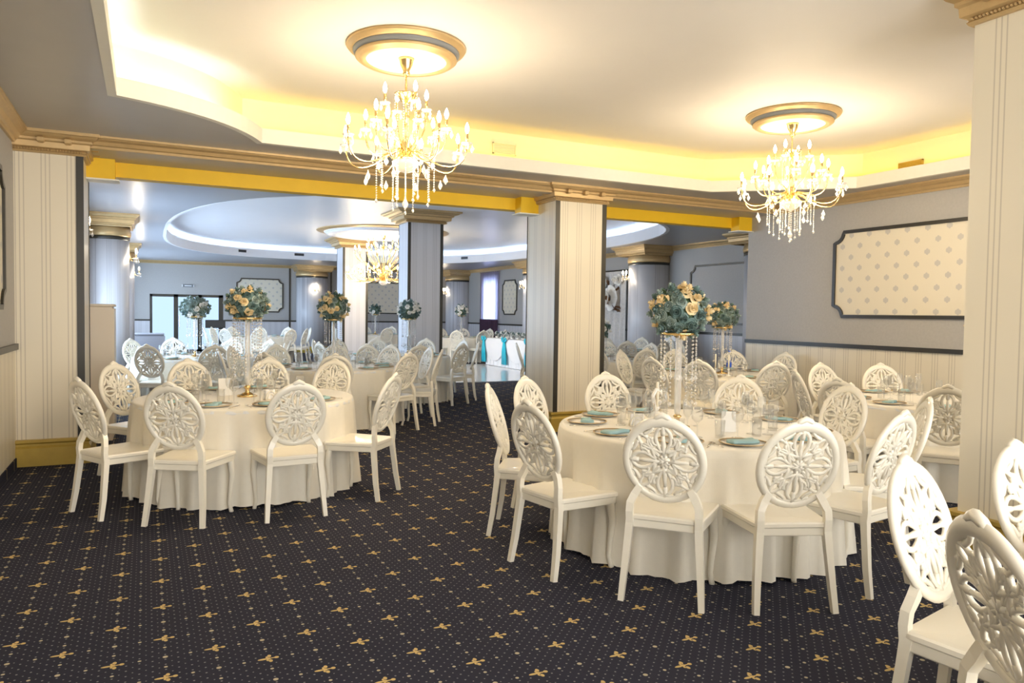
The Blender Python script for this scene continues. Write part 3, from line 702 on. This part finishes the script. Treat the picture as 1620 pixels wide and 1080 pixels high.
def centrepiece(c, ph, pal, seed, rx=.195, rz=.165, h=1.0, lb='', z0=ZT, full=True):
    rnd = random.Random(seed)
    st = empty('flower_stand', (*c, z0)); tag(st, 'tall crystal flower stand with bead strands, '+ph, 'stand', 'crystal flower stands')
    st.scale = (1, 1, h)
    put('base', ME_BASE, st); put('pole', ME_POLE, st); put('dish', ME_DISH, st)
    k = 14 if full else 8
    for i in range(k): an = 2*PI*i/k; put('crystal_strand', ME_STR if i % 2 else ME_STR2, st, (.117*math.cos(an), .117*math.sin(an), .60))
    fb = empty('flower_ball', (*c, z0+.615*h+rz*.86)); tag(fb, lb+', '+ph, 'bouquet', 'flower balls')
    build('foam_core', MB().lathe([(.001, -rz*.8), (rx*.5, -rz*.68), (rx*.78, -rz*.25), (rx*.8, rz*.2), (rx*.5, rz*.65), (.001, rz*.8)], 14), 'leaf', fb, True)
    n = 64 if full else 30
    for i in range(n):
        z = 1-2*(i+.5)/n; r = math.sqrt(1-z*z); an = i*2.39996+rnd.random()*.3
        d = Vector((r*math.cos(an), r*math.sin(an), z)); pos = Vector((d.x*rx*.84, d.y*rx*.84, d.z*rz*.84))
        q = d.to_track_quat('Z', 'Y'); key = rnd.choices([p[0] for p in pal], [p[1] for p in pal])[0]
        o = put('carnation' if key == 'fr' else 'rose', ROSES[key], fb, pos); o.rotation_euler = q.to_euler(); o.scale = (rnd.uniform(.040, .050)*(1 if full else 1.3)*rx/.195,)*3
    for i in range(16 if full else 10):
        d = Vector((rnd.gauss(0, 1), rnd.gauss(0, 1), rnd.gauss(0, .8))).normalized(); pos = Vector((d.x*rx*.82, d.y*rx*.82, d.z*rz*.82))
        o = put('leaf', ME_LEAF, fb, pos); o.rotation_euler = (d+Vector((rnd.uniform(-.6, .6), rnd.uniform(-.6, .6), .2))).to_track_quat('Y', 'Z').to_euler(); o.scale = (.06,)*3
TQ = [('rose_teal', 5), ('rose_pale', 4), ('fr', 2), ('rose_cream', 4)]
GY = [('rose_pale', 6), ('rose_teal', 2), ('fr', 3), ('rose_cream', 4)]
BL = [('rose_pale', 6), ('rose_teal', 3), ('rose_white', 1)]
WH = [('rose_white', 3), ('rose_teal', 2), ('fr', 3)]
centrepiece((3.2, 3.97), 'on the big front table', TQ, 1, .19, .165, 1.04, 'ball of teal and cream roses')
centrepiece((.79, 6.8), 'on the table beside the left pilaster', GY, 12, .17, .135, 1.12, 'green and yellow rose ball')
centrepiece((6.85, 7.6), 'on the table by the wainscot corner', GY, 3, .19, .17, 1.0, 'small cream and teal rose ball')
centrepiece((6.9, 4.2), 'half hidden behind the front column', [('rose_cream', 3), ('rose_pale', 1), ('rose_white', 1)], 8, .15, .14, .9, 'cream and pink flower ball')
centrepiece((2.3, 10.2), 'just inside the far hall', GY, 5, .2, .19, 1.05, 'yellow and dark green rose ball')
centrepiece((4.12, 12.45), 'before the grey column', WH, 6, .19, .17, 1.05, 'white and teal rose ball')
centrepiece((.7, 12.8), 'facing the glass doors', BL, 9, .21, .155, 1.05, 'low blue-green hydrangea ball')
centrepiece((8.9, 21.7), 'behind the bowed table', WH, 10, .19, .18, 1.1, 'small white and green flower ball', full=False)
centrepiece((6.9, 24.4), 'between the far columns', WH, 11, .18, .17, 1.1, 'small leafy flower ball', full=False)
centrepiece((7.0, 10.8), 'just past the centre column', WH, 13, .17, .16, .62, 'low white and teal flower ball', full=False)

# smaller tabletop things
def napkin_holder(x, y, rz, label):
    t = empty('napkin_holder', (x, y, ZT), rz); tag(t, label, 'napkin holder', 'napkin holders')
    build('base', MB().box(-.05, .05, -.022, .022, 0, .008, .002), 'cabinet', t)
    for s in (-.018, .018):
        for r in (.05, .032): build('arch', MB().sweep([(r*math.cos(PI*i/14), s, .006+r*1.35*math.sin(PI*i/14)) for i in range(15)], .005, .004, nrm=(0, 1, 0), n=6), 'chair', t, True)
    build('paper_napkins', MB().box(-.045, .045, -.012, .012, .008, .085, .003), 'whitecloth', t)
napkin_holder(.93, 6.48, .5, 'cream arched napkin holder beneath the green and yellow rose ball')
napkin_holder(2.98, 4.12, -.3, 'cream arched napkin holder beneath the teal and cream rose ball')
def card(x, y, rz, label, w=.09, h=.13):
    t = empty('table_card', (x, y, ZT), rz); tag(t, label, 'card', 'table cards')
    build('card_face', MB().add([(-w/2, -.03, 0), (w/2, -.03, 0), (w/2, 0, h), (-w/2, 0, h)], [(0, 1, 2, 3)]), 'porcelain', t); build('card_back', MB().add([(-w/2, .03, 0), (w/2, .03, 0), (w/2, 0, h), (-w/2, 0, h)], [(3, 2, 1, 0)]), 'porcelain', t)
card(3.42, 3.72, -.6, 'blank white tent card in front of the crystal stand'); card(.62, 6.95, .2, 'blank cream tent card beside the left crystal stand', .11, .15)
def candles(x, y, label):
    t = empty('candlestick', (x, y, ZT)); tag(t, label, 'candlestick', 'candlesticks')
    build('foot', MB().lathe([(.04, 0), (.04, .008), (.012, .02), (.008, .07), (.018, .085), (.018, .095), (.008, .095)], 14), 'porcelain', t, True)
    build('candle', MB().lathe([(.011, .09), (.010, .27), (.003, .276)], 12), 'candle', t, True); build('wick', MB().lathe([(.001, .274), (.001, .284)], 5), 'black', t)
candles(6.5, 7.33, 'white candle nearer the flower ball on the wainscot table'); candles(6.6, 7.2, 'white candle standing second on the wainscot table')
candles(3.3, 4.32, 'white candle behind the crystal stand on the big front table')
def ornament(x, y):
    t = empty('swan_ornament', (x, y, ZT)); tag(t, 'white hooked swan-neck ornament near the crystal stand', 'ornament')
    build('body', MB().lathe([(.03, 0), (.05, .01), (.055, .04), (.035, .075), (.015, .085)], 16), 'porcelain', t, True)
    build('neck', MB().sweep([(0, 0, .07), (-.02, 0, .13), (-.03, 0, .19), (-.005, 0, .235), (.035, 0, .225), (.045, 0, .19)], [.015, .014, .013, .014, .014, .006], n=8, nrm=(0, 1, 0)), 'porcelain', t, True)
ornament(3.2, 4.2)

# ------------------------------------------------------------------ chandeliers and sconces
def lamp(name, loc, w, r, col, parent):
    d = bpy.data.lights.new(name, 'POINT'); d.energy = w; d.shadow_soft_size = r; d.color = col
    o = bpy.data.objects.new(name, d); COL.objects.link(o); o.location = loc; o.parent = parent
ME_BULB = fixn(MB().lathe([(.004, 0), (.010, .012), (.013, .028), (.009, .046), (.002, .064)], 10).mesh('bulb', 'bulb', True))
ME_SLV = fixn(MB().lathe([(.011, 0), (.011, .085), (.006, .088)], 10).mesh('candle_sleeve', 'brass', True))
ME_BOB = fixn(MB().lathe([(.008, -.006), (.03, -.002), (.047, .012), (.045, .014), (.028, .003), (.008, .002)], 14).mesh('drip_dish', 'crystal', True))
ME_DROP = fixn(MB().lathe([(.0005, 0), (.006, -.012), (.005, -.016), (.019, -.045), (.017, -.058), (.0005, -.082)], 6).mesh('crystal_drop', 'crystal'))
ME_TEAR = fixn(MB().lathe([(.0005, 0), (.005, -.01), (.012, -.035), (.010, -.05), (.0005, -.062)], 6).mesh('crystal_drop', 'crystal'))
def chandelier(x, y, zh, tiers, top, label, watts, drops=True):
    """zh: height of hub bowl; tiers: (arms, radius, candle base height above hub, phase)"""
    t = empty('chandelier', (x, y, zh)); tag(t, label, 'chandelier')
    H = top-zh
    build('hub', MB().lathe([(.012, -.07), (.05, -.06), (.085, -.02), (.09, .0), (.06, .02), (.03, .05), (.045, .11), (.02, .16), (.016, .3), (.03, .33), (.012, .36)], 20), 'brass', t, True)
    build('glass_bowl', MB().lathe([(.01, -.12), (.05, -.105), (.10, -.06), (.11, -.03), (.09, -.02)], 20), 'crystal', t, True)
    build('stem', MB().lathe([(.007, .3), (.007, H-.05)], 8), 'brass', t, True)
    build('top_bowl', MB().lathe([(.012, H-.36), (.03, H-.35), (.09, H-.29), (.095, H-.28), (.03, H-.31), (.012, H-.30)], 18), 'brass', t, True)
    build('canopy', MB().lathe([(.012, H-.14), (.03, H-.12), (.025, H-.1), (.05, H-.05), (.055, H-.02), (.065, H)], 16), 'brass', t, True)
    ch = MB(); z = H-.30
    while z < H-.13: ch.sweep([(.009*math.cos(a), 0 if int(z*100) % 2 else .009*math.cos(a), z+.014*math.sin(a)) for a in [2*PI*i/8 for i in range(8)]], .0025, loop=True, n=4, nrm=(1, .3, 0)); z += .022
    build('chain', ch, 'brass', t)
    for n, r, h, ph in tiers:
        arm = fixn(MB().sweep(bez([(.04, 0, .02), (.02+r*.1, 0, .16), (r*.45, 0, h-.26), (r*1.02, 0, h-.26), (r, 0, h)], 14), [.008]*9+[.007]*6, n=6, nrm=(0, 1, 0)).mesh('arm', 'brass', True))
        for i in range(n):
            a = ph+2*PI*i/n; c, s = math.cos(a), math.sin(a)
            ar = put('arm', arm, t, (0, 0, 0), (0, 0, a)); put('drip_dish', ME_BOB, ar, (r, 0, h)); put('candle_sleeve', ME_SLV, ar, (r, 0, h)); put('bulb', ME_BULB, ar, (r, 0, h+.088), None, 1.35)
            if drops:
                for k in range(4): b = k*PI/2+.4; put('crystal_drop', ME_TEAR if k % 2 else ME_DROP, ar, (r+.043*math.cos(b), .043*math.sin(b), h+.006), None, .85)
                put('crystal_drop', ME_DROP, ar, (r*.66, 0, h-.235), None, 1.0)
    if drops:
        for i in range(10):
            a = 2*PI*i/10; L = [.26, .36, .30][i % 3]; put('bead_strand', STR[i % 3], t, (.105*math.cos(a), .105*math.sin(a), -.03))
        for i in range(10):
            a = 2*PI*(i+.5)/10; put('bead_strand', STR[(i+1) % 2], t, (.23*math.cos(a), .23*math.sin(a), .03))
        for i in range(6):
            a = 2*PI*i/6; put('bead_strand', STRL, t, (.09*math.cos(a), .09*math.sin(a), H-.285))
        put('crystal_drop', ME_DROP, t, (0, 0, -.30), None, 1.4); put('bead_strand', STR[1], t, (0, 0, -.06))
    rl = tiers[0][1]*.8
    for i in range(6): lamp('chandelier_light', (rl*math.cos(i*PI/3), rl*math.sin(i*PI/3), -.02), watts/6, .12, (1, .81, .55), t)
    return t
STR = [strand(14, .26, .0075), strand(19, .36, .0075), strand(16, .30, .0075)]; STRL = strand(18, .36, .006, drop=False)
def medallion(x, y, z, r, label, cols=('gold', 'bluegrey', 'gold', 'paint')):
    t = empty('ceiling_medallion', (x, y, z)); tag(t, label, 'ceiling rose')
    k = r/.5
    def L(p, ring=True): return MB().lathe([(a*k, b) for a, b in p], 56, ring=ring)
    build('outer_ring', L([(.40, 0), (.5, 0), (.505, -.012), (.495, -.026), (.48, -.03), (.47, -.045), (.455, -.048), (.40, -.045)]), cols[0], t, True)
    build('grey_band', L([(.40, -.03), (.452, -.04), (.448, -.06), (.425, -.085), (.40, -.088)]), cols[1], t, True)
    build('inner_ring', L([(.34, -.07), (.425, -.082), (.43, -.097), (.415, -.108), (.40, -.11), (.39, -.122), (.365, -.125), (.34, -.118)]), cols[2], t, True)
    build('plate', L([(.001, -.09), (.2, -.09), (.33, -.1), (.345, -.115), (.36, -.1), (.36, -.03), (.001, -.03)], False), cols[3], t, True)
medallion(1.88, 5.8, ZC, .47, 'gold and grey ceiling rose above the first chandelier')
medallion(6.08, 5.77, ZC, .47, 'gold and grey ceiling rose above the second chandelier')
medallion(5.46, 18.6, ZCF, 1.65, 'wide plain gold-rimmed ceiling rose in the far hall', ('gold', 'farceil', 'farceil', 'farceil'))
TI = [(8, .50, .10, .2), (6, .33, .22, .5), (4, .18, .40, .1)]
chandelier(1.88, 5.8, 2.74, TI, ZC-.09, 'brass crystal chandelier over the table beside the left pilaster', CHAND_W)
chandelier(6.08, 5.77, 2.74, [(8, .52, .10, .35), (8, .36, .24, .1), (4, .18, .42, .4)], ZC-.09, 'brass crystal chandelier hanging nearer the damask wall', CHAND_W)
chandelier(5.46, 18.6, 2.30, [(20, .92, .16, .1), (16, .72, .70, .3), (10, .40, 1.0, 0), (14, .62, .24, .2), (10, .42, .78, .2)], ZCF-.09, 'large tiered crystal chandelier glowing in the far hall', CHAND_FAR_W, False)
def sconce(x, y, z, an, label, n=2):
    t = empty('wall_sconce', (x, y, z), an); tag(t, label, 'sconce', 'wall sconces')
    build('wall_plate', MB().sweep([(0, 0, -.07), (0, .008, 0), (0, 0, .07)], [.015, .03, .015], .008, nrm=(0, 1, 0), n=8), 'brass', t, True)
    for i in range(n):
        o = (i-(n-1)/2)*.14
        ar = build('arm', MB().sweep(bez([(0, .01, 0), (o*.5, .05, -.07), (o, .11, -.06), (o, .11, .0)], 10), .006, n=6), 'brass', t, True)
        put('drip_dish', ME_BOB, ar, (o, .11, 0)); put('candle_sleeve', ME_SLV, ar, (o, .11, 0)); put('bulb', ME_BULB, ar, (o, .11, .088), None, 1.5)
        for k in range(3): put('crystal_drop', ME_DROP, ar, (o+.04*math.cos(k*2.1), .11+.04*math.sin(k*2.1), .0))
    lamp('sconce_light', (0, .14, .12), SCONCE_W, .06, (1, .85, .66), t)
sconce(-.76, 11.05, 2.5, -PI/2, 'sconce peeking out behind the left pilaster', 1)
sconce(-.26, 15.1, 2.40, -PI/2, 'sconce on the round pilaster behind the cream cabinet')
sconce(-.26, 21.5, 2.40, -PI/2, 'lower sconce on the pilaster nearer the glass doors')
sconce(5.47, 27.2, 2.28, PI, 'sconce on the end wall pilaster beside the framed panel')
sconce(10.45, 27.0, 2.28, PI/2, 'sconce on the pilaster before the curtain')
sconce(10.6, 20.7, 2.35, PI/2, 'sconce beside the motif panel near the curtain')
sconce(10.44, 14.9, 2.40, PI/2, 'sconce on the pilaster beside the floral backdrop')

# ------------------------------------------------------------------ far hall furnishings
def head_table():
    x0, x1, y0, y1, h = 8.95, 9.75, 15.7, 19.9, .8
    t = empty('head_table', ((x0+x1)/2, (y0+y1)/2, 0)); tag(t, 'long head table draped in white swags with turquoise bows', 'table')
    cx, cy = t.location.x, t.location.y
    build('tabletop', MB().box(x0-cx, x1-cx, y0-cy, y1-cy, h-.03, h, .008), 'whitecloth', t)
    rows = []; n = 90
    for z in (.02, .2, .4, .6, h-.01): rows.append([(x0-cx-.02*(1-z)-.022*math.sin(i*1.1)*(1-z), y0-cy+(y1-y0)*i/n, z) for i in range(n+1)])
    build('skirt', MB().loft(rows, closed=False, caps=False), 'whitecloth', t, True)
    build('end_skirt', MB().box(x0-cx, x1-cx, y1-cy-.01, y1-cy, .02, h-.01), 'whitecloth', t); build('end_skirt', MB().box(x0-cx, x1-cx, y0-cy, y0-cy+.01, .02, h-.01), 'whitecloth', t)
    ys = [y1-.02-1.38*k for k in range(4)]
    for a, b in zip(ys, ys[1:]):
        rows = []
        for j in range(7):
            f = j/6; rows.append([(x0-cx-.045-.02*math.sin(f*PI)-.012*math.sin(f*19), a-cy+(b-a)*i/16, h-.01-f*(.25+.38*math.sin(PI*i/16))) for i in range(17)])
        build('swag', MB().loft(rows, closed=False, caps=False), 'whitecloth', t, True)
    for a in ys:
        b = MB(); y = a-cy; x = x0-cx-.08
        for s in (-1, 1):
            b.sweep([(x, y, h-.03), (x-.02, y+s*.09, h+.04), (x-.01, y+s*.14, h-.01), (x-.02, y+s*.08, h-.06), (x, y, h-.03)], [.02, .035, .045, .035, .02], .015, nrm=(1, 0, 0), n=6)
            b.sweep([(x, y+s*.02, h-.04), (x-.01, y+s*.05, h-.3), (x, y+s*.07, .1)], [.045, .08, .10], .012, nrm=(1, 0, 0), n=6)
        b.lathe([(.001, -.04), (.035, 0), (.001, .04)], 8, (x-.01, y, h-.03)); build('bow', b, 'turq', t, True)
    for i in range(14):
        y = y1-.35-i*.17; f = empty('table_bouquet', (x0+.2+.06*(i % 2), y, h)); tag(f, 'small white and teal bouquet, %s along the bowed table' % (ORD+['eighth', 'ninth', 'tenth', 'eleventh', 'twelfth', 'thirteenth', 'fourteenth'])[i], 'bouquet', 'head table flowers')
        build('bowl', MB().lathe([(.03, 0), (.06, .03), (.065, .05), (.04, .05)], 12), 'porcelain', f, True)
        for k in range(7):
            an = k*.9; o = put('rose', ROSES[('rose_white', 'rose_teal', 'rose_white', 'rose_pale')[(k+i) % 4]], f, (.05*math.cos(an)*(k > 0), .05*math.sin(an)*(k > 0), .07+.03*(k % 3))); o.scale = (.055,)*3; o.rotation_euler = (random.uniform(-.6, .6), random.uniform(-.6, .6), 0)
head_table()
def backdrop():
    t = empty('floral_backdrop', (10.8, 17.05, 0)); tag(t, 'ivory fabric backdrop with giant white paper flowers', 'backdrop')
    t['kind'] = 'thing'
    rows = [[(.03*math.sin(i*1.3), -1.55+3.1*i/60, z) for i in range(61)] for z in (.05, 1.2, 2.62)]
    build('fabric', MB().loft(rows, closed=False, caps=False), 'backdrop', t, True)
    build('rail', MB().sweep([(0, -1.6, 2.64), (0, 1.6, 2.64)], .018), 'dark', t)
    for y in (-1.6, 1.6): build('post', MB().sweep([(0, y, 0), (0, y, 2.65)], .018), 'dark', t)
    for (y, z, r) in ((-.55, 2.35, .22), (-.95, 1.95, .34), (-.2, 2.1, .26), (.3, 2.3, .3), (.9, 2.0, .33), (.35, 1.7, .24), (1.2, 2.3, .2), (-1.3, 2.4, .15)):
        o = put('paper_flower', ROSES['rose_white'], t, (-.05, y, z), (0, -PI/2, 0), r)
    for i in range(26):
        y = random.uniform(-1.4, 1.4); z = random.uniform(1.6, 2.5); o = put('paper_leaf', LEAFB, t, (-.06, y, z), (random.uniform(0, 6.28), -.2, 0), random.uniform(.22, .34))
LEAFB = ME_LEAF.copy(); LEAFB.materials.clear(); LEAFB.materials.append(MT['brown'])
backdrop()
def air_conditioner():
    t = empty('air_conditioner', (10.9, 13.55, 0), PI/2); tag(t, 'white floor-standing air conditioner with black louvres', 'air conditioner')
    build('body', MB().box(-.26, .26, -.18, .18, .02, 1.55, .02), 'white', t); build('foot', MB().box(-.24, .24, -.17, .17, 0, .03), 'black', t)
    build('upper_panel', MB().box(-.25, .25, .178, .192, 1.0, 1.52, .004), 'white', t)
    for i in range(12): build('louvre', MB().box(-.22, .22, .178, .195, .42+i*.045, .435+i*.045), 'black', t)
    build('outlet', MB().box(-.2, .2, .178, .196, 1.38, 1.46), 'greyfab', t)
air_conditioner()
def bottle():
    t = empty('water_bottle', (7.08, 7.72, ZT)); tag(t, 'clear water bottle with blue label on the wainscot table', 'bottle')
    build('glass', MB().lathe([(.033, 0), (.035, .01), (.035, .17), (.014, .23), (.013, .27), (.013, .28)], 16), 'glass', t, True); build('label_band', MB().lathe([(.0356, .07), (.0358, .075), (.0358, .155), (.0356, .16)], 16), 'blue', t, True); build('cap', MB().lathe([(.015, .275), (.015, .3), (.002, .302)], 12), 'blue', t, True)
bottle()
def cabinet():
    t = empty('cabinet', (-.62, 9.85, 0)); tag(t, 'tall cream cabinet tucked behind the left pilaster', 'cabinet')
    build('carcass', MB().box(-.28, .28, -.3, .3, 0, 1.52, .006), 'cabinet', t); build('top', MB().box(-.29, .3, -.31, .31, 1.52, 1.55, .006), 'cabinet', t)
    for s in (-1, 1): d = build('door', MB().box(.28, .298, min(0, s*.295)+.003, max(0, s*.295)-.003, .06, 1.5, .004), 'cabinet', t); build('knob', MB().lathe([(.004, 0), (.012, .01), (.01, .02), (.001, .024)], 10), 'steel', d, True, loc=(.30, s*.04, .8), rot=(0, PI/2, 0))
cabinet()
def misc():
    t = empty('serving_chest', (-.3, 15.9, 0))
    tag(t, 'small white chest holding a black coffee machine', 'chest')
    build('body', MB().box(-.2, .2, -.2, .2, .03, .54, .01), 'white', t); build('foot', MB().box(-.18, .18, -.18, .18, 0, .03), 'black', t)
    for x in (-.07, .07): build('pull', MB().lathe([(.02, 0), (.02, .02), (.002, .024)], 10), 'black', t, True, loc=(x, -.2, .42), rot=(PI/2, 0, 0))
    m = empty('coffee_machine', (-.3, 15.9, .54)); tag(m, 'black boxy coffee machine standing on the white chest', 'coffee machine')
    build('body', MB().box(-.11, .11, 0, .15, 0, .32, .012), 'black', m); build('head', MB().box(-.11, .11, -.13, .01, .2, .32, .012), 'black', m); build('drip_tray', MB().box(-.1, .1, -.14, 0, 0, .03, .005), 'steel', m); build('cup', MB().lathe([(.02, .03), (.03, .09), (.027, .09), (.018, .035)], 12, (0, -.07, 0)), 'porcelain', m, True)
    s = empty('reception_counter', (.0, 24.0, 0)); tag(s, 'low grey padded counter in front of the glass doors', 'counter')
    build('body', MB().box(-.5, .5, -.25, .25, 0, .76, .05), 'greyfab', s); build('top', MB().box(-.52, .48, -.27, .27, .75, .80, .015), 'greyfab', s)
    k = empty('display_stand', (2.0, 25.6, 0)); tag(k, 'black screen on a thin stand before the doors', 'screen')
    build('screen', MB().box(-.3, .3, -.03, .03, .92, 1.18, .01), 'black', k); build('shelf', MB().box(-.24, .24, -.12, .12, .86, .88), 'steel', k); build('pole', MB().sweep([(0, 0, .02), (0, 0, .92)], .015), 'steel', k); build('base', MB().lathe([(.2, 0), (.2, .015), (.02, .03)], 20), 'steel', k, True)
    e = empty('exit_sign', (1.31, YF-.02, 2.32)); tag(e, 'small grey sign plate above the glass doors', 'sign')
    build('plate', MB().box(-.17, .17, -.015, .02, -.05, .05, .005), 'bluegrey', e); build('lettering', MB().box(-.11, .11, -.02, -.014, -.014, .014), 'white', e)
    for x in (-.18, .18): build('bracket', MB().box(x-.012, x+.012, -.02, .02, -.04, .04), 'white', e)
misc()
